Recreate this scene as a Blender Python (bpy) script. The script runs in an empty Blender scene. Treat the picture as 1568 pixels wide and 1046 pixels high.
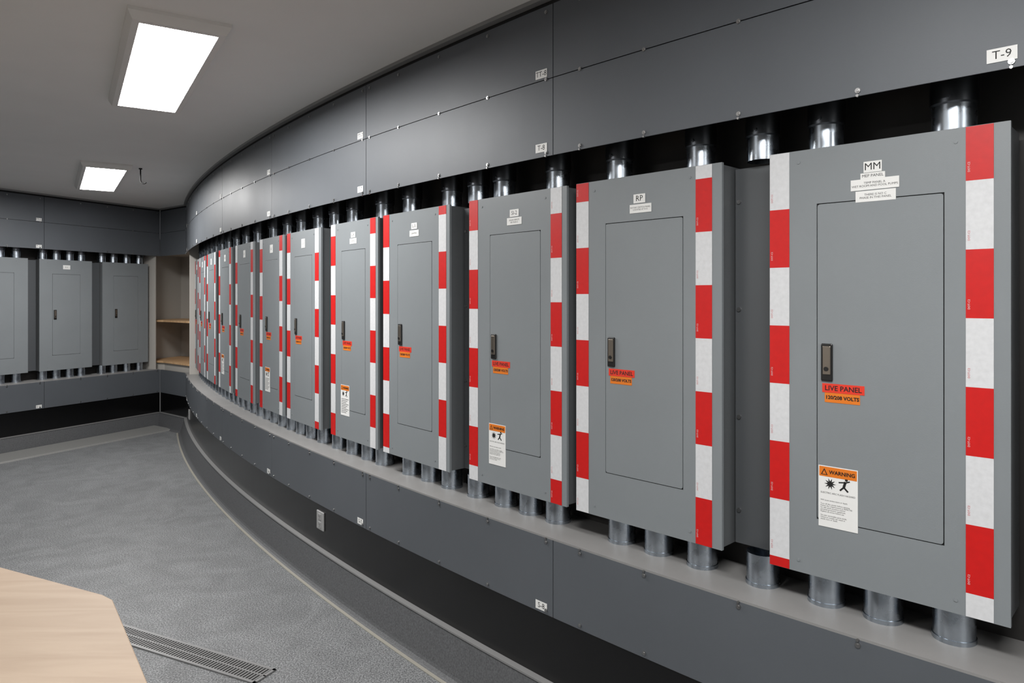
import bpy, math, random
from mathutils import Matrix, Vector
random.seed(4)
scene = bpy.context.scene
scene.view_settings.view_transform = 'Standard'

# ------------------------------------------------------------------ materials
def lin(c):
    c = c/255.0
    return c/12.92 if c <= 0.04045 else ((c+0.055)/1.055)**2.4
def rgb(r, g, b): return (lin(r), lin(g), lin(b), 1)

def mat(name, col, rough=0.5, metal=0.0, var=0.0, vscale=6.0, bump=0.0, bscale=300.0, coat=0.0, rvar=0.0):
    m = bpy.data.materials.new(name); m.use_nodes = True
    nt = m.node_tree; b = nt.nodes['Principled BSDF']
    b.inputs['Base Color'].default_value = col
    b.inputs['Roughness'].default_value = rough
    b.inputs['Metallic'].default_value = metal
    if coat: b.inputs['Coat Weight'].default_value = coat
    tc = nt.nodes.new('ShaderNodeTexCoord')
    if var > 0 or rvar > 0:
        n = nt.nodes.new('ShaderNodeTexNoise'); n.inputs['Scale'].default_value = vscale
        n.inputs['Detail'].default_value = 6
        nt.links.new(tc.outputs['Object'], n.inputs['Vector'])
        if var > 0:
            r = nt.nodes.new('ShaderNodeMapRange')
            r.inputs[1].default_value = 0.3; r.inputs[2].default_value = 0.7
            r.inputs[3].default_value = 1-var; r.inputs[4].default_value = 1+var
            nt.links.new(n.outputs[0], r.inputs[0])
            mx = nt.nodes.new('ShaderNodeVectorMath'); mx.operation = 'SCALE'
            mx.inputs[0].default_value = col[:3]
            nt.links.new(r.outputs[0], mx.inputs['Scale'])
            nt.links.new(mx.outputs[0], b.inputs['Base Color'])
        if rvar > 0:
            r2 = nt.nodes.new('ShaderNodeMapRange')
            r2.inputs[1].default_value = 0.3; r2.inputs[2].default_value = 0.7
            r2.inputs[3].default_value = rough-rvar; r2.inputs[4].default_value = rough+rvar
            nt.links.new(n.outputs[0], r2.inputs[0]); nt.links.new(r2.outputs[0], b.inputs['Roughness'])
    if bump > 0:
        n2 = nt.nodes.new('ShaderNodeTexNoise'); n2.inputs['Scale'].default_value = bscale
        nt.links.new(tc.outputs['Object'], n2.inputs['Vector'])
        bp = nt.nodes.new('ShaderNodeBump'); bp.inputs['Strength'].default_value = bump
        bp.inputs['Distance'].default_value = 0.001
        nt.links.new(n2.outputs[0], bp.inputs['Height'])
        nt.links.new(bp.outputs[0], b.inputs['Normal'])
    return m

M_PANEL = mat('panel_grey_paint', rgb(125,130,133), 0.42, 0.0, 0.03, 4, 0.12, 500)
M_BOX   = mat('panel_box_paint', rgb(98,101,103), 0.4, 0.1, 0.03, 5)
M_FILL  = mat('wireway_paint', rgb(84,87,90), 0.4, 0.2)
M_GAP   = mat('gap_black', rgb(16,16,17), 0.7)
M_SHEET = mat('cladding_sheet', rgb(87,91,96), 0.50, 0.12, 0.05, 2.0, 0.1, 300, rvar=0.03)
M_LEDGE = mat('ledge_paint', rgb(132,131,130), 0.45, 0.0, 0.05, 8)
M_BLACK = mat('black_gloss', rgb(10,10,11), 0.22)
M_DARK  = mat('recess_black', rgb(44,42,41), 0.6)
M_CEIL  = mat('ceiling_paint', rgb(222,221,219), 0.7, 0, 0.02, 3, 0.2, 120)
M_WALL  = mat('plain_wall_paint', rgb(222,222,220), 0.7)
M_ZINC  = mat('galvanised_steel', rgb(172,180,189), 0.28, 1.0, 0.12, 25, rvar=0.07)
M_SCREW = mat('screw_steel', rgb(170,170,170), 0.3, 1.0)
M_RED   = mat('tape_red', rgb(192,13,11), 0.45, 0, 0.05, 60)
M_WHITE = mat('tape_white', rgb(205,206,208), 0.45, 0, 0.05, 90)
M_LABEL = mat('label_white', rgb(225,225,223), 0.5)
M_INK   = mat('ink_black', rgb(15,15,15), 0.6)
M_INKR  = mat('ink_red', rgb(190,40,40), 0.6)
M_LIVE  = mat('label_red_orange', rgb(215,52,32), 0.5)
M_ORNG  = mat('label_orange', rgb(215,115,25), 0.5)
M_LATCH = mat('latch_black', rgb(22,22,22), 0.35)
M_LATM  = mat('latch_metal', rgb(140,132,122), 0.35, 0.9)
M_NICHE = mat('niche_paint', rgb(178,174,168), 0.6)
M_EDGE  = mat('trim_metal', rgb(138,138,138), 0.4, 0.3)
M_SEAL  = mat('floor_seal_strip', rgb(140,137,128), 0.5)
M_FRAME = mat('light_frame_white', rgb(215,213,210), 0.45)
M_OUTL  = mat('outlet_grey', rgb(150,150,150), 0.5)

def mk_floor():
    m = bpy.data.materials.new('rubber_floor'); m.use_nodes = True
    nt = m.node_tree; b = nt.nodes['Principled BSDF']; b.inputs['Roughness'].default_value = 0.55
    tc = nt.nodes.new('ShaderNodeTexCoord')
    def noise(sc, det=4, dist=0):
        n = nt.nodes.new('ShaderNodeTexNoise'); n.inputs['Scale'].default_value = sc
        n.inputs['Detail'].default_value = det; n.inputs['Distortion'].default_value = dist
        nt.links.new(tc.outputs['Object'], n.inputs['Vector']); return n
    a = noise(170, 3); c = noise(4.0, 10, 1.8)
    r = nt.nodes.new('ShaderNodeValToRGB')
    r.color_ramp.elements[0].position = 0.38; r.color_ramp.elements[0].color = rgb(68,69,71)
    r.color_ramp.elements[1].position = 0.64; r.color_ramp.elements[1].color = rgb(136,138,139)
    nt.links.new(a.outputs[0], r.inputs[0])
    mr = nt.nodes.new('ShaderNodeMapRange')
    mr.inputs[1].default_value = 0.3; mr.inputs[2].default_value = 0.7
    mr.inputs[3].default_value = 0.84; mr.inputs[4].default_value = 1.16
    nt.links.new(c.outputs[0], mr.inputs[0])
    vm = nt.nodes.new('ShaderNodeVectorMath'); vm.operation = 'SCALE'
    nt.links.new(r.outputs[0], vm.inputs[0]); nt.links.new(mr.outputs[0], vm.inputs['Scale'])
    nt.links.new(vm.outputs[0], b.inputs['Base Color'])
    bp = nt.nodes.new('ShaderNodeBump'); bp.inputs['Strength'].default_value = 0.25
    bp.inputs['Distance'].default_value = 0.001
    nt.links.new(a.outputs[0], bp.inputs['Height']); nt.links.new(bp.outputs[0], b.inputs['Normal'])
    return m
M_FLOOR = mk_floor()
M_CURB = mat('rubber_cove', rgb(80,81,83), 0.55, 0, 0.28, 150, 0.3, 260)

def mk_wood(name, c1, c2, scale=3.0, ang=0.0):
    m = bpy.data.materials.new(name); m.use_nodes = True
    nt = m.node_tree; b = nt.nodes['Principled BSDF']; b.inputs['Roughness'].default_value = 0.6
    tc = nt.nodes.new('ShaderNodeTexCoord'); mp = nt.nodes.new('ShaderNodeMapping')
    mp.inputs['Rotation'].default_value = (0, 0, ang); mp.inputs['Scale'].default_value = (1, 9, 1)
    nt.links.new(tc.outputs['Object'], mp.inputs[0])
    n = nt.nodes.new('ShaderNodeTexNoise'); n.inputs['Scale'].default_value = scale
    n.inputs['Detail'].default_value = 8; n.inputs['Distortion'].default_value = 0.8
    nt.links.new(mp.outputs[0], n.inputs['Vector'])
    r = nt.nodes.new('ShaderNodeValToRGB')
    r.color_ramp.elements[0].position = 0.32; r.color_ramp.elements[0].color = c1
    r.color_ramp.elements[1].position = 0.62; r.color_ramp.elements[1].color = c2
    nt.links.new(n.outputs[0], r.inputs[0]); nt.links.new(r.outputs[0], b.inputs['Base Color'])
    return m
M_WOOD = mk_wood('birch_plywood', rgb(148,127,106), rgb(160,140,119), 2.5, -0.4)
M_PLY  = mk_wood('shelf_plywood', rgb(186,148,108), rgb(206,170,130), 4, 0.3)

def mk_emit(strength):
    m = bpy.data.materials.new('light_diffuser'); m.use_nodes = True
    nt = m.node_tree; b = nt.nodes['Principled BSDF']
    b.inputs['Base Color'].default_value = (0.9, 0.9, 0.9, 1)
    b.inputs['Emission Color'].default_value = (1, 0.99, 0.975, 1)
    b.inputs['Emission Strength'].default_value = strength
    return m
M_LAMP = mk_emit(57)

# ------------------------------------------------------------------ helpers
def empty(name, M=None, parent=None):
    e = bpy.data.objects.new(name, None); scene.collection.objects.link(e)
    e.empty_display_size = 0.1
    if M is not None: e.matrix_world = M
    if parent: e.parent = parent
    return e

class MB:
    def __init__(s): s.v=[]; s.f=[]; s.m=[]; s.sm=[]
    def add(s, vs, fs, mi=0, smooth=False):
        o=len(s.v); s.v += [tuple(v) for v in vs]
        for f in fs: s.f.append([o+i for i in f]); s.m.append(mi); s.sm.append(smooth)
    def box(s, x0,x1,y0,y1,z0,z1,mi=0):
        s.add([(x0,y0,z0),(x1,y0,z0),(x1,y1,z0),(x0,y1,z0),(x0,y0,z1),(x1,y0,z1),(x1,y1,z1),(x0,y1,z1)],
              [(0,3,2,1),(4,5,6,7),(0,1,5,4),(1,2,6,5),(2,3,7,6),(3,0,4,7)],mi)
    def cyl(s, p, ax, r, h, mi=0, n=24, r2=None, cap=True):
        ax=Vector(ax).normalized(); p=Vector(p); r2=r if r2 is None else r2
        u=ax.orthogonal().normalized(); w=ax.cross(u)
        vs=[]
        for k in range(n):
            a=2*math.pi*k/n; vs.append(p+(u*math.cos(a)+w*math.sin(a))*r)
        for k in range(n):
            a=2*math.pi*k/n; vs.append(p+ax*h+(u*math.cos(a)+w*math.sin(a))*r2)
        s.add(vs,[(k,(k+1)%n,n+(k+1)%n,n+k) for k in range(n)],mi,True)
        if cap:
            s.add(vs[:n],[tuple(reversed(range(n)))],mi); s.add(vs[n:],[tuple(range(n))],mi)
    def prism_xz(s, pts, y0, y1, mi=0):
        n=len(pts)
        vs=[(x,y0,z) for x,z in pts]+[(x,y1,z) for x,z in pts]
        s.add(vs,[tuple(range(n)),tuple(reversed(range(n,2*n)))]+[(k,n+k,n+(k+1)%n,(k+1)%n) for k in range(n)],mi)
    def prism_xy(s, pts, z0, z1, mi=0):
        n=len(pts)
        vs=[(x,y,z0) for x,y in pts]+[(x,y,z1) for x,y in pts]
        s.add(vs,[tuple(reversed(range(n))),tuple(range(n,2*n))]+[(k,(k+1)%n,n+(k+1)%n,n+k) for k in range(n)],mi)
    def obj(s, name, mats, parent=None, bevel=0, M=None):
        me=bpy.data.meshes.new(name); me.from_pydata(s.v,[],s.f)
        for m in (mats if isinstance(mats,(list,tuple)) else [mats]): me.materials.append(m)
        me.polygons.foreach_set('material_index', s.m)
        me.polygons.foreach_set('use_smooth', s.sm)
        me.update()
        o=bpy.data.objects.new(name,me); scene.collection.objects.link(o)
        if parent: o.parent=parent
        if M is not None: o.matrix_world=M
        if bevel:
            b=o.modifiers.new('bevel','BEVEL'); b.width=bevel; b.segments=2; b.limit_method='ANGLE'
        return o

def text(name, body, x, y, z, size, mt, parent, rot=0.0, align='CENTER', spacing=1.0, bold=0.0):
    c=bpy.data.curves.new(name,'FONT'); c.body=body; c.size=size; c.align_x=align; c.align_y='CENTER'
    c.resolution_u=2; c.space_line=spacing; c.materials.append(mt); c.offset=bold
    o=bpy.data.objects.new(name,c); scene.collection.objects.link(o); o.parent=parent
    o.location=(x,y,z); o.rotation_euler=(math.pi/2, rot, 0)
    return o

# ------------------------------------------------------------------ plan of the room
EYE=1.40; DS=0.077
R=20.4; TH0=math.radians(46.75); DTH=1.0/R
A=(1.048,1.490)
C=(A[0]+R*math.cos(TH0), A[1]+R*math.sin(TH0))
def th(s): return TH0-DTH*s
LB=(-4.356,6.936); LD=(0.4207,0.9072); LN=(0.9072,-0.4207)
S0,S1=-4.0,7.45; T1,T0=1.0,-5.5
def pt(k,v,d):
    if k=='M':
        t=th(v); return (C[0]-(R+d)*math.cos(t), C[1]-(R+d)*math.sin(t))
    if k=='L':
        return (LB[0]+LD[0]*v+LN[0]*d, LB[1]+LD[1]*v+LN[1]*d)
    # 'C': short corner facet, v=0 at the curved wall, v=1 at the left wall
    a=pt('M',S1,DS); b=pt('L',T1,DS)
    dx,dy=b[0]-a[0],b[1]-a[1]; L=math.hypot(dx,dy)
    nx,ny=dy/L,-dx/L
    if nx*0.6+ny*0.8>0: nx,ny=-nx,-ny
    return (a[0]+dx*v+nx*(d-DS), a[1]+dy*v+ny*(d-DS))
def frame(k,v,d,z):
    x,y=pt(k,v,d)
    a=th(v)-math.pi/2 if k=='M' else math.atan2(LD[1],LD[0])
    return Matrix.Translation((x,y,z))@Matrix.Rotation(a,4,'Z')
def mseq(a,b,step=0.15):
    n=max(1,int(round(abs(b-a)/step))); return [('M',a+(b-a)*i/n) for i in range(n+1)]
def lseq(a,b): return [('L',a),('L',b)]
def cseq(a=0.0,b=1.0): return [('C',a),('C',b)]
FULL=mseq(S0,S1)+lseq(T1,T0)

def sweep(mb, params, prof, mi=0, smooth=False):
    n=len(prof); vs=[]
    for k,v in params:
        for d,z in prof:
            x,y=pt(k,v,d); vs.append((x,y,z))
    fs=[]
    for i in range(len(params)-1):
        for j in range(n):
            a=i*n+j; b=i*n+(j+1)%n
            fs.append((a,b,b+n,a+n))
    mb.add(vs,fs,mi,smooth)
    L=len(params)-1
    mb.add(vs[:n],[tuple(reversed(range(n)))],mi); mb.add(vs[L*n:],[tuple(range(n))],mi)
def rect(d0,d1,z0,z1): return [(d0,z0),(d1,z0),(d1,z1),(d0,z1)]

Z_LEDGE=EYE-0.779; Z_UP=EYE+0.463; Z_ROW=EYE+0.713; Z_TOP=EYE+0.952; CEIL=EYE+0.98
Z_LOW=EYE-1.03; Z_CURB=EYE-1.25
PB=EYE-0.691; PH=1.064

seam_list=[-3.6,-2.42,-1.23,-0.04,1.215,2.39,3.57,4.75,5.93,7.11]
main_seams=[S0]+seam_list+[S1]
left_seams=[T1,-0.25,-1.4,-2.55,-3.7,-4.85,T0]

wr=empty('wall_right'); wl=empty('wall_left')
def seq(iv):
    k,a,b=iv
    g=0.0018
    if k=='M': return mseq(a+g,b-g)
    if k=='L': return lseq(a-g,b+g)
    return cseq(0.003,0.997)
ivs=[('M',main_seams[i],main_seams[i+1],wr) for i in range(len(main_seams)-1)]
ivs+=[('C',0,0,wl)]
ivs+=[('L',left_seams[i],left_seams[i+1],wl) for i in range(len(left_seams)-1)]
for par in (wr,wl):
    mb=MB(); 
    for k,a,b,p in ivs:
        if p is not par: continue
        q=seq((k,a,b))
        sweep(mb,q,rect(DS-0.004,DS,Z_UP,Z_ROW-0.0015))
        sweep(mb,q,rect(DS-0.004,DS,Z_ROW+0.0015,Z_TOP))
        sweep(mb,q,rect(DS-0.004,DS,Z_LOW,Z_LEDGE-0.002))
    mb.obj('cladding_sheets',M_SHEET,par)
def both(name,prof,mt,main=None,left=None,facet=True):
    mb=MB(); sweep(mb,main or mseq(S0,S1),prof); mb.obj(name,mt,wr)
    mb=MB(); sweep(mb,left or lseq(T1,T0),prof)
    if facet: sweep(mb,cseq(-0.01,1.01),prof)
    mb.obj(name,mt,wl)
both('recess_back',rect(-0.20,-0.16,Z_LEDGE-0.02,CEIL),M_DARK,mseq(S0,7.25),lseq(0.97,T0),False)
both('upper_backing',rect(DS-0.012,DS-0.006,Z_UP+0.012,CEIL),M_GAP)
both('ledge',rect(-0.16,DS,Z_LEDGE-0.002,Z_LEDGE+0.004),M_LEDGE,mseq(S0,S1),lseq(T1-0.01,T0),False)
both('black_base',rect(DS-0.03,DS-0.006,0.0,Z_LEDGE-0.004),M_BLACK)

for nm,qs in (('trim_1',[mseq(S0,S1)]),('trim_2',[lseq(T1,T0),cseq()])):
    mb=MB()
    for q in qs: sweep(mb,q,rect(DS-0.004,DS+0.022,CEIL-0.014,CEIL-0.0005))
    mb.obj(nm,M_EDGE)
prof=[(DS-0.006,0.0),(DS+0.075,0.0),(DS+0.064,0.004),(DS+0.055,0.012),(DS+0.050,0.022),(DS+0.016,Z_CURB),(DS-0.006,Z_CURB)]
mb=MB(); sweep(mb,mseq(S0,S1),prof,0,False); 
sweep(mb,mseq(S0,S1),rect(DS-0.006,DS+0.020,Z_CURB,Z_CURB+0.006),1)
sweep(mb,mseq(S0,S1),rect(DS+0.075,DS+0.090,0.0,0.003),2)
mb.obj('baseboard_right',[M_CURB,M_EDGE,M_SEAL])
mb=MB()
for q in (lseq(T1,T0),cseq()):
    sweep(mb,q,prof,0,False)
    sweep(mb,q,rect(DS-0.006,DS+0.020,Z_CURB,Z_CURB+0.006),1)
sweep(mb,lseq(T1-0.12,T0),[(DS+0.06,0.0),(DS+0.34,0.0),(DS+0.33,0.014),(DS+0.06,0.03)],2)
mb.obj('baseboard_left',[M_CURB,M_EDGE,mat('ramp_rubber',rgb(120,120,118),0.5,0,0.12,200)])

def screws(par,k,vals,name='sheet_screws'):
    mb=MB()
    for v in vals:
        x,y=pt(k,v,DS)
        n=(-math.cos(th(v)),-math.sin(th(v)),0) if k=='M' else (LN[0],LN[1],0)
        for z in (Z_UP+0.012,Z_ROW,Z_TOP-0.02,Z_LEDGE-0.014,Z_LOW+0.014):
            mb.cyl((x,y,z),n,0.0062,0.003,0,10); mb.cyl((x+n[0]*.003,y+n[1]*.003,z),n,0.0035,0.002,0,8)
        for z in (Z_UP,Z_LEDGE-0.002):
            mb.cyl((x,y,z),n,0.0035,0.006,0,6)
    mb.obj(name,M_SCREW,par)
screws(wr,'M',[k+o for k in seam_list for o in (0.03,0.32,0.61,0.90,1.14) if k+o<S1])
screws(wl,'L',[left_seams[i]-o for i in range(len(left_seams)-1) for o in (0.04,0.33,0.62,0.90) if left_seams[i]-o>T0])
def idlabel(par,k,v,z,body):
    M=frame(k,v,DS+0.0006,z)
    e=MB(); e.box(-0.026,0.026,-0.0006,0.0,-0.014,0.014); o=e.obj('sheet_label',M_LABEL,par); o.matrix_world=M
    t=text('sheet_label_text',body,0,-0.0008,0,0.024,M_INK,o)
for i,sv in enumerate(seam_list):
    v=sv+(0.066 if i==3 else 0.052)
    idlabel(wr,'M',v-(0.02 if i==3 else 0),Z_UP+0.030,'T-%d'%(12-i)); idlabel(wr,'M',v,Z_ROW+0.022,'TT-%d'%(12-i))
    idlabel(wr,'M',v,Z_LOW+0.022,'S-%d'%(12-i))
for i,t in enumerate(left_seams[1:-1]):
    idlabel(wl,'L',t-0.05,Z_UP+0.022,'T-%d'%(12+i)); idlabel(wl,'L',t-0.05,Z_ROW+0.022,'TT-%d'%(12+i)); idlabel(wl,'L',t-0.05,Z_LOW+0.022,'S-%d'%(12+i))

# ------------------------------------------------------------------ floor, ceiling, other walls
outer=[pt(k,v,-0.2) for k,v in FULL]
back=[(-6.75,1.9),(-1.6,-4.1),(4.35,-1.1)]
def ccw(p):
    a=sum(p[i][0]*p[(i+1)%len(p)][1]-p[(i+1)%len(p)][0]*p[i][1] for i in range(len(p)))
    return p if a>0 else list(reversed(p))
i0=len(mseq(S0,S1))
poly=outer[:i0]+[(-3.1,8.0),(-3.2,8.75),(-4.2,8.75)]+outer[i0:]+[back[1]]
poly=ccw(poly)
mb=MB(); mb.prism_xy(poly,-0.06,0.0); mb.obj('floor',M_FLOOR)
mb=MB(); mb.prism_xy(poly,CEIL,CEIL+0.06); mb.obj('ceiling',M_CEIL)
def wallseg(name,p,q):
    p=Vector(p);q=Vector(q);d=(q-p).normalized();n=Vector((-d.y,d.x))*0.08
    mb=MB(); mb.prism_xy(ccw([tuple(p),tuple(q),tuple(q+n),tuple(p+n)]),0,CEIL); mb.obj(name,M_WALL)
pl=pt('L',T0,-0.2); pr=pt('M',S0,-0.2)
wallseg('wall_back',back[1],pl) ; wallseg('wall_near',pr,back[1])

# ------------------------------------------------------------------ electrical panels
def panel(k,v0,v1,door=(0.122,0.124),tapes=None,labels=(),live=False,warn=None,near=False,latch_z=0.53,tw=0.051,rm=0.03):
    vc=(v0+v1)/2; W=abs(v1-v0)-0.004; h=W/2
    par=empty('electrical_panel',frame(k,vc,0,PB))
    D=0.135
    mb=MB()
    mb.box(-h+0.006,h-0.006,0.004,D,0.004,PH-0.004,0)
    mb.obj('box',[M_BOX],par)
    dl,dr=-h+door[0],h-door[1]; db,dt=0.145,PH-0.14
    mb=MB(); g=0.0022
    y0,y1=0.0,0.010
    mb.box(-h,dl-g,y0,y1,0,PH); mb.box(dr+g,h,y0,y1,0,PH)
    mb.box(dl-g,dr+g,y0,y1,0,db-g); mb.box(dl-g,dr+g,y0,y1,dt+g,PH)
    mb.obj('cover',M_PANEL,par)
    mb=MB(); mb.box(dl-g-.004,dr+g+.004,0.0035,0.0045,db-g-.004,dt+g+.004); mb.obj('door_gap',M_GAP,par)
    r=0.006; pts=[]
    for cx,cz,a0 in ((dr-r,db+r,-90),(dr-r,dt-r,0),(dl+r,dt-r,90),(dl+r,db+r,180)):
        for i in range(5):
            a=math.radians(a0+22.5*i); pts.append((cx+r*math.cos(a),cz+r*math.sin(a)))
    mb=MB(); mb.prism_xz(pts,-0.0008,0.003); mb.obj('door',M_PANEL,par,bevel=0.0006)
    mb=MB()
    for z in (0.03,PH-0.03):
        for x in (-h+0.075,h-0.1): mb.cyl((x,0,z),(0,-1,0),0.004,0.0015,0,10)
    mb.obj('cover_screws',M_PANEL,par)
    lx=dl+0.024; lz=PH-latch_z
    mb=MB(); 
    mb.box(lx-0.014,lx+0.014,-0.007,-0.0008,lz-0.046,lz+0.046,0)
    o=mb.obj('latch_frame',[M_LATCH],par,bevel=0.003)
    mb=MB()
    mb.box(lx-0.009,lx+0.010,-0.0095,-0.006,lz-0.030,lz+0.040,0)
    mb.cyl((lx,-0.0095,lz-0.016),(0,-1,0),0.0055,0.002,1,14)
    mb.obj('latch_handle',[M_LATM,M_LATCH],par,bevel=0.0015)
    if tapes:
        mb=MB()
        for side,(first,flen) in zip('LR',tapes):
            x0=-h+0.0005 if side=='L' else h-rm-tw
            x1=x0+tw
            z=PH-0.001; red=(first=='r'); ln=flen
            while z>0.002:
                zb=max(0.001,z-ln)
                mb.box(x0,x1,-0.0012,0.0,zb,z,0 if red else 1)
                if near and z-zb>0.06:
                    text('tape_print','DOT-C2',x0+0.006,-0.0014,zb+0.03,0.0060,M_WHITE if red else M_INKR,par,rot=-math.pi/2)
                z=zb; red=not red; ln=0.149
        mb.obj('reflective_tape',[M_RED,M_WHITE],par)
    for (cx,zt,w,hh,body,sz) in labels:
        mb=MB(); zc=PH-zt
        mb.box(cx-w/2,cx+w/2,-0.0016,0.0002,zc-hh/2,zc+hh/2); mb.obj('name_label',M_LABEL,par)
        if body: text('name_label_text',body,cx,-0.0018,zc,sz,M_INK,par)
    if live:
        x0=dl+0.012; zt=PH-(latch_z+0.052)
        mb=MB(); mb.box(x0,x0+0.098,-0.0016,-0.0008,zt-0.022,zt,0); mb.box(x0+0.006,x0+0.088,-0.0016,-0.0008,zt-0.046,zt-0.0225,1)
        mb.obj('live_label',[M_LIVE,M_ORNG],par)
        text('live_label_text','LIVE PANEL',x0+0.049,-0.0018,zt-0.0115,0.0170,M_INK,par,bold=0.0003)
        text('live_label_text','120/208 VOLTS',x0+0.047,-0.0018,zt-0.034,0.0120,M_INK,par,bold=0.0005)
    if warn is not None:
        wx,wt=warn; zt=PH-wt; w=0.092; hh=0.150
        mb=MB()
        mb.box(wx,wx+w,-0.0014,0.0,zt-hh,zt,0)
        mb.box(wx+.002,wx+w-.002,-0.0018,-0.0013,zt-0.026,zt-.002,1)
        mb.prism_xz([(wx+.006,zt-.022),(wx+.022,zt-.022),(wx+.014,zt-.006)],-0.0021,-0.0017,2)
        mb.prism_xz([(wx+.009,zt-.0205),(wx+.019,zt-.0205),(wx+.014,zt-.0105)],-0.0023,-0.002,1)
        cx,cz=wx+.028,zt-.043; pts=[]
        for i in range(20):
            a=2*math.pi*i/20; rr=.014 if i%2==0 else .006
            pts.append((cx+rr*math.cos(a),cz+rr*math.sin(a)))
        mb.prism_xz(pts,-0.0018,-0.0013,2)
        def limb(ax_,az,bx,bz,t):
            dx,dz=bx-ax_,bz-az; L=math.hypot(dx,dz); nx,nz=-dz/L*t/2,dx/L*t/2
            mb.prism_xz([(ax_-nx,az-nz),(bx-nx,bz-nz),(bx+nx,bz+nz),(ax_+nx,az+nz)],-0.0018,-0.0013,2)
        fx,fz=wx+.060,zt-.040
        limb(fx,fz-.006,fx+.004,fz+.008,.006); limb(fx+.002,fz+.006,fx-.012,fz+.004,.003); limb(fx+.004,fz+.006,fx+.014,fz+.010,.003)
        limb(fx,fz-.006,fx-.009,fz-.015,.004); limb(fx,fz-.006,fx+.010,fz-.016,.004)
        hp=[(fx+.006+.0035*math.cos(i*.7854),fz+.0125+.0035*math.sin(i*.7854)) for i in range(8)]
        mb.prism_xz(hp,-0.0018,-0.0013,2)
        mb.obj('warning_label',[M_LABEL,M_ORNG,M_INK],par)
        text('warning_title','WARNING',wx+.056,-0.0024,zt-.0145,0.0125,M_INK,par,bold=0.0003)
        if near:
            text('warning_heading','ELECTRIC ARC FLASH HAZARD',wx+.046,-0.0016,zt-.066,0.0058,M_INK,par)
            body='Will cause severe injury or death.\n\nTurn off ALL power before opening.\nFollow ALL requirements in NFPA 70E\nfor safe work practices and for\npersonal protective equipment.\nReplace all covers before use.\n\nNo user serviceable parts inside.\nFailure to comply can result in\nshock, burn or death.'
            text('warning_body',body,wx+.005,-0.0016,zt-.108,0.0047,M_INK,par,align='LEFT')
        else:
            mb=MB()
            for i in range(9): mb.box(wx+.008,wx+.084-(i%3)*.012,-0.0018,-0.0013,zt-.070-i*.0082,zt-.068-i*.0082)
            mb.obj('warning_lines',M_INK,par)
    return par

panel('M',-0.64,-0.12,tapes=(('w',.10),('r',.07)),live=True)
panel('M',0.0,0.524,tapes=(('w',.144),('r',.117)),near=True,live=True,warn=(-0.262+0.127,0.785),labels=(
    (-0.010,0.062,.040,.026,'MM',.024),(-0.010,0.083,.054,.014,'MEP PANEL',.0095),
    (-0.006,0.103,.106,.026,'TEMP PANEL A\nWET ROOM AND POOL PUMPS',.0072),(-0.004,0.131,.088,.026,'THERE IS NO C\nPHASE IN THIS PANEL',.0072)))
panel('M',0.656,1.183,tapes=(('r',.06),('w',.037)),near=True,live=True,latch_z=0.54,labels=(
    (-0.012,0.072,.042,.027,'RP',.024),(-0.008,0.102,.078,.026,'ROTARY SWITCH PANEL\nLOCATED AT E-12',.0065)))
panel('M',1.222,1.735,tapes=(('r',.114),('w',.087)),near=True,live=True,latch_z=0.55,warn=(-0.256+0.118,0.835),rm=0.022,labels=(
    (-0.0,0.068,.046,.026,'SI-2',.020),(-0.0,0.097,.076,.026,'SHOW INPUTS\nSECTION 2',.008)))
panel('M',1.858,2.37,tapes=(('r',.144),('r',.035)),live=True,latch_z=0.53,rm=0.022,labels=(
    (0,0.066,.044,.026,'L-5',.02),(0,0.097,.070,.026,'LIGHTING',.009)))
panel('M',2.415,2.91,tapes=(('w',.058),('r',.073)),live=True,warn=(-0.247+0.115,0.80),rm=0.022,labels=((0,0.066,.044,.026,'L-4',.02),(0,0.096,.07,.026,'LIGHTING',.009)))
panel('M',3.03,3.53,tapes=(('r',.11),('w',.13)),live=True,labels=((0,0.07,.05,.05,'L-3',.02),))
panel('M',3.58,4.05,tapes=(('w',.06),('r',.09)),live=True,warn=(-0.235+0.115,0.80),labels=((0,0.07,.05,.05,'L-2',.02),))
panel('M',4.18,4.68,tapes=(('w',.12),('w',.05)),live=True,labels=((0,0.07,.05,.05,'L-1',.02),))
panel('M',4.80,5.29,tapes=(('r',.05),('r',.12)),live=True,warn=(-0.245+0.115,0.80),labels=((0,0.07,.05,.05,'K-4',.02),))
panel('M',5.42,5.92,tapes=(('r',.10),('w',.10)),live=True,labels=((0,0.07,.05,.05,'K-3',.02),))
panel('M',6.02,6.52,tapes=(('w',.08),('r',.04)),live=True,labels=((0,0.07,.05,.05,'K-2',.02),))
panel('M',6.62,7.12,tapes=(('r',.13),('w',.02)),live=True,labels=((0,0.07,.05,.05,'K-1',.02),))
for i,(a,b) in enumerate(((0.913,0.384),(0.273,-0.249),(-0.35,-0.87),(-0.98,-1.50),(-1.61,-2.13),(-2.24,-2.76))):
    panel('L',a,b,labels=((0,0.07,.07,.04,'C-%d'%i,.02),) if i==1 else (), latch_z=0.53)

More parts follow.
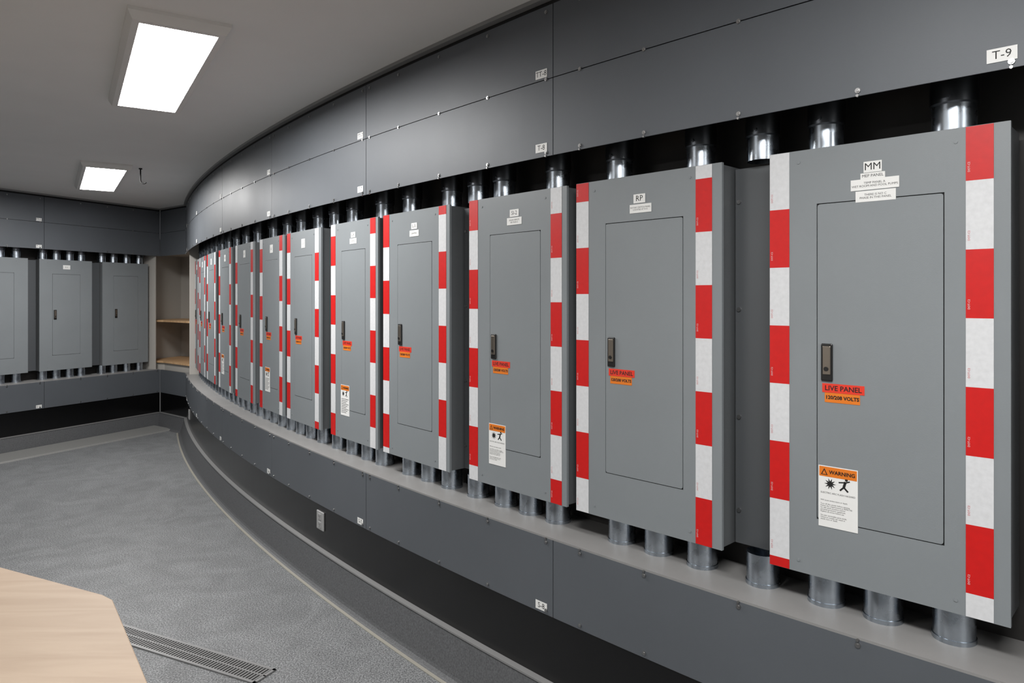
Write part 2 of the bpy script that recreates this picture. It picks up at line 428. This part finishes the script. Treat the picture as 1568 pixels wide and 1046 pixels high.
mb=MB(); sc=MB()
for a,b in ((0.524,0.656),(1.735,1.858),(2.91,3.03),(4.05,4.18),(4.68,4.80),(5.29,5.42),(-0.12,-0.06)):
    M=frame('M',(a+b)/2,0,PB); w=(b-a)/2
    x0=len(mb.v)
    mb.box(-w+0.001,w-0.001,0.07,0.134,0.008,PH-0.012)
    mb.v[x0:]=[tuple(M@Vector(v)) for v in mb.v[x0:]]
    x0=len(sc.v)
    for z in (0.10,0.36,0.66,0.96):
        sc.cyl((-w+0.012,0.07,z),(0,-1,0),0.006,0.004,0,10); sc.cyl((w-0.012,0.07,z),(0,-1,0),0.006,0.004,0,10)
    sc.v[x0:]=[tuple(M@Vector(v)) for v in sc.v[x0:]]
wg=empty('wireway'); mb.obj('wireway_channels',M_FILL,wg); sc.obj('wireway_screws',M_SCREW,wg)
mb=MB()
for a,b in ((0.384,0.273),(-0.249,-0.35),(-0.87,-0.98),(-1.50,-1.61),(-2.13,-2.24)):
    M=frame('L',(a+b)/2,0,PB); w=abs(b-a)/2; x0=len(mb.v)
    mb.box(-w+0.001,w-0.001,0.05,0.134,0.008,PH-0.012)
    mb.v[x0:]=[tuple(M@Vector(v)) for v in mb.v[x0:]]
mb.obj('wireway_channels',M_FILL,wg)

# ------------------------------------------------------------------ conduits
M_COUP=mat('coupling_steel',rgb(120,124,130),0.3,1.0)
ec=empty('electrical_conduit')
def pipes(name,k,vals,top):
    mb=MB()
    for v,r in vals:
        x,y=pt(k,v,-0.07)
        if top:
            z0,z1=PB+PH,Z_UP+0.12
            mb.cyl((x,y,z0),(0,0,1),r,z1-z0,0,28,cap=False)
            zc=Z_UP-0.022
            mb.cyl((x,y,zc),(0,0,1),r+0.004,z1-zc,1,28)
            mb.cyl((x,y,zc-0.004),(0,0,1),r+0.001,0.004,1,28,r2=r+0.004)
            n=(-math.cos(th(v)),-math.sin(th(v)),0) if k=='M' else (LN[0],LN[1],0)
            mb.cyl((x+n[0]*r,y+n[1]*r,zc+0.012),n,0.005,0.008,1,8)
        else:
            z0,z1=Z_LEDGE+0.004,PB+0.002
            mb.cyl((x,y,z0),(0,0,1),r,z1-z0,0,28,cap=False)
            mb.cyl((x,y,z0),(0,0,1),r+0.002,0.010,0,28)
    mb.obj(name,[M_ZINC,M_COUP],ec)
tops=[.12,.405,.575,.765,1.06,1.33,1.61,1.765,1.94,2.24,2.48,2.78,2.99,3.2,3.45,3.68,3.95,4.3,4.6,4.9,5.2,5.5,5.8,6.1,6.4,6.7,7.0]
bots=[.12,.27,.405,.575,.76,.91,1.05,1.33,1.465,1.60,1.765,1.94,2.09,2.24,2.48,2.62,2.78,2.95,3.14]+[3.3+.155*i for i in range(25)]
pipes('pipes_upper','M',[(v,0.045 if v<.2 else 0.041) for v in [-.5,-.25]+tops],True)
pipes('pipes_lower','M',[(v,0.043) for v in [-.5,-.25]+bots],False)
lt=[.85,.70,.55,.42,.20,.08,-.05,-.18,-.42,-.56,-.72,-.85,-1.1,-1.3,-1.5,-1.8,-2.1]
pipes('pipes_upper','L',[(v,0.040) for v in lt],True)
pipes('pipes_lower','L',[(v,0.040) for v in lt],False)

# ------------------------------------------------------------------ corner niche with shelves
fr=pt('C',0.02,DS-0.03); fl=pt('C',0.98,DS-0.03)
nf=[pt('M',7.25,0.05),pt('M',7.25,-0.22),(-3.28,8.2),(-3.98,8.55),pt('L',0.97,-0.22),pt('L',0.97,0.05)]
ne=empty('corner_shelf_niche')
mb=MB()
for i in range(5):
    p=Vector(nf[i]);q=Vector(nf[i+1]);d=(q-p).normalized();n=Vector((d.y,-d.x))*0.012
    mb.prism_xy(ccw([tuple(p),tuple(q),tuple(q+n),tuple(p+n)]),Z_LEDGE,CEIL-0.3)
mb.obj('niche_sides',M_NICHE,ne)
sh=[fr,pt('M',7.30,-0.21),(-3.30,8.18),(-3.97,8.52),pt('L',1.0,-0.21),fl]
mb=MB()
for z in (EYE-0.24,EYE-0.69): mb.prism_xy(ccw(sh),z-0.02,z)
mb.obj('shelf_boards',M_PLY,ne,bevel=0.002)
mb=MB(); mb.prism_xy(ccw(sh),Z_UP+0.03,Z_UP+0.05); mb.prism_xy(ccw([(p[0]*0.999,p[1]*1.003) for p in sh]),Z_LEDGE-0.03,EYE-0.712); mb.obj('niche_top_and_base',M_NICHE,ne)

# ------------------------------------------------------------------ outlets on the black base
def outlet(k,v,z):
    e=empty('wall_outlet',frame(k,v,DS-0.006,z))
    mb=MB(); mb.box(-0.040,0.040,-0.008,0,-0.046,0.046); mb.obj('plate',M_OUTL,e,bevel=0.003)
    mb=MB()
    for zz in (-0.020,0.020):
        mb.box(-0.017,0.017,-0.0105,-0.007,zz-0.014,zz+0.014,0)
        for xx in (-0.007,0.007): mb.box(xx-.0012,xx+.0012,-0.0110,-0.0100,zz-0.003,zz+0.008,1)
        mb.cyl((0,-0.0105,zz-.008),(0,-1,0),0.0022,0.0006,1,8)
    mb.obj('sockets',[M_OUTL,M_INK],e)
outlet('M',2.87,EYE-1.108); outlet('M',6.75,EYE-1.11)

# ------------------------------------------------------------------ ceiling lights
def clight(x,y,yaw):
    e=empty('ceiling_light',Matrix.Translation((x,y,CEIL))@Matrix.Rotation(yaw,4,'Z'))
    mb=MB()
    rings=[(0.165,0.655,0.0),(0.165,0.655,-0.012),(0.150,0.640,-0.040),(0.127,0.612,-0.040),(0.124,0.609,-0.030)]
    vs=[]
    for a,b,z in rings: vs+=[(-a,-b,z),(a,-b,z),(a,b,z),(-a,b,z)]
    fs=[]
    for i in range(len(rings)-1):
        for j in range(4):
            p=i*4+j;q=i*4+(j+1)%4; fs.append((p,p+4,q+4,q))
    mb.add(vs,fs); mb.obj('frame',M_FRAME,e)
    mb=MB(); mb.add([(-.125,-.610,-.031),(.125,-.610,-.031),(.125,.610,-.031),(-.125,.610,-.031)],[(0,3,2,1)]); mb.obj('diffuser',M_LAMP,e)
YAW=math.radians(32)
clight(-1.49,3.015,YAW); clight(-3.28,5.68,YAW+0.02); clight(0.20,0.42,math.radians(36)); clight(2.1,-1.6,math.radians(50)); clight(-3.2,0.6,YAW)

mb=MB(); x,y=-2.80,5.36
mb.cyl((x,y,CEIL-0.008),(0,0,1),0.012,0.008,0,16)
mb.cyl((x,y,CEIL-0.09),(0,0,1),0.005,0.085,0,12)
for i in range(6):
    a0=math.pi+i*math.pi/8*1.0; a1=a0+math.pi/8
    p=Vector((x+0.025+0.025*math.cos(a0),y,CEIL-0.09+0.025*math.sin(a0))); q=Vector((x+0.025+0.025*math.cos(a1),y,CEIL-0.09+0.025*math.sin(a1)))
    mb.cyl(p,(q-p),0.005,(q-p).length*1.1,0,10)
mb.obj('ceiling_hook',M_GAP)

# ------------------------------------------------------------------ floor vent
a=math.atan2(2.66-3.0,-0.894+1.609)
e=empty('floor_vent',Matrix.Translation((-1.38,2.85,0))@Matrix.Rotation(a,4,'Z'))
L=0.52;w=0.055
mb=MB(); mb.box(-L,L,-w,-w+0.012,0,0.006); mb.box(-L,L,w-0.012,w,0,0.006); mb.box(-L,-L+0.012,-w,w,0,0.006); mb.box(L-0.012,L,-w,w,0,0.006)
mb.box(-L,L,-0.003,0.003,0,0.006)
for i in range(70):
    x=-L+0.012+(2*L-0.024)*(i+.5)/70; mb.box(x-0.003,x+0.003,-w+.01,w-.01,0.0005,0.005)
mb.obj('vent_frame',mat('vent_metal',rgb(125,125,125),0.4,0.2),e)
mb=MB(); mb.box(-L+.005,L-.005,-w+.005,w-.005,0.0002,0.001); mb.obj('vent_slot',M_GAP,e)

# ------------------------------------------------------------------ wooden table
e=empty('wooden_table')
tp=[(-0.614,1.20),(-0.862,1.535),(-0.90,1.562),(-1.24,1.722),(-2.35,2.26),(-2.75,1.55),(-1.55,0.15),(-0.35,0.72)]
mb=MB(); mb.prism_xy(ccw(tp),0.722,0.75); mb.obj('tabletop',M_WOOD,e,bevel=0.002)
mb=MB()
for x,y in ((-0.95,1.35),(-2.25,2.05),(-2.5,1.5),(-1.5,0.4),(-0.62,0.85)): mb.box(x-.035,x+.035,y-.035,y+.035,0.0,0.722)
mb.obj('legs',M_WOOD,e,bevel=0.003)

# ------------------------------------------------------------------ camera
cam=bpy.data.cameras.new('camera'); co=bpy.data.objects.new('camera',cam); scene.collection.objects.link(co)
co.location=(0,0,EYE); co.rotation_euler=(math.pi/2,0,0)
cam.sensor_width=36; cam.clip_start=0.02
cam.lens=25.0; cam.shift_x=0.0; cam.shift_y=-66/1568.0
scene.camera=co
w=bpy.data.worlds.new('world'); scene.world=w; w.use_nodes=True
w.node_tree.nodes['Background'].inputs[0].default_value=(0.5,0.5,0.5,1); w.node_tree.nodes['Background'].inputs[1].default_value=0.2
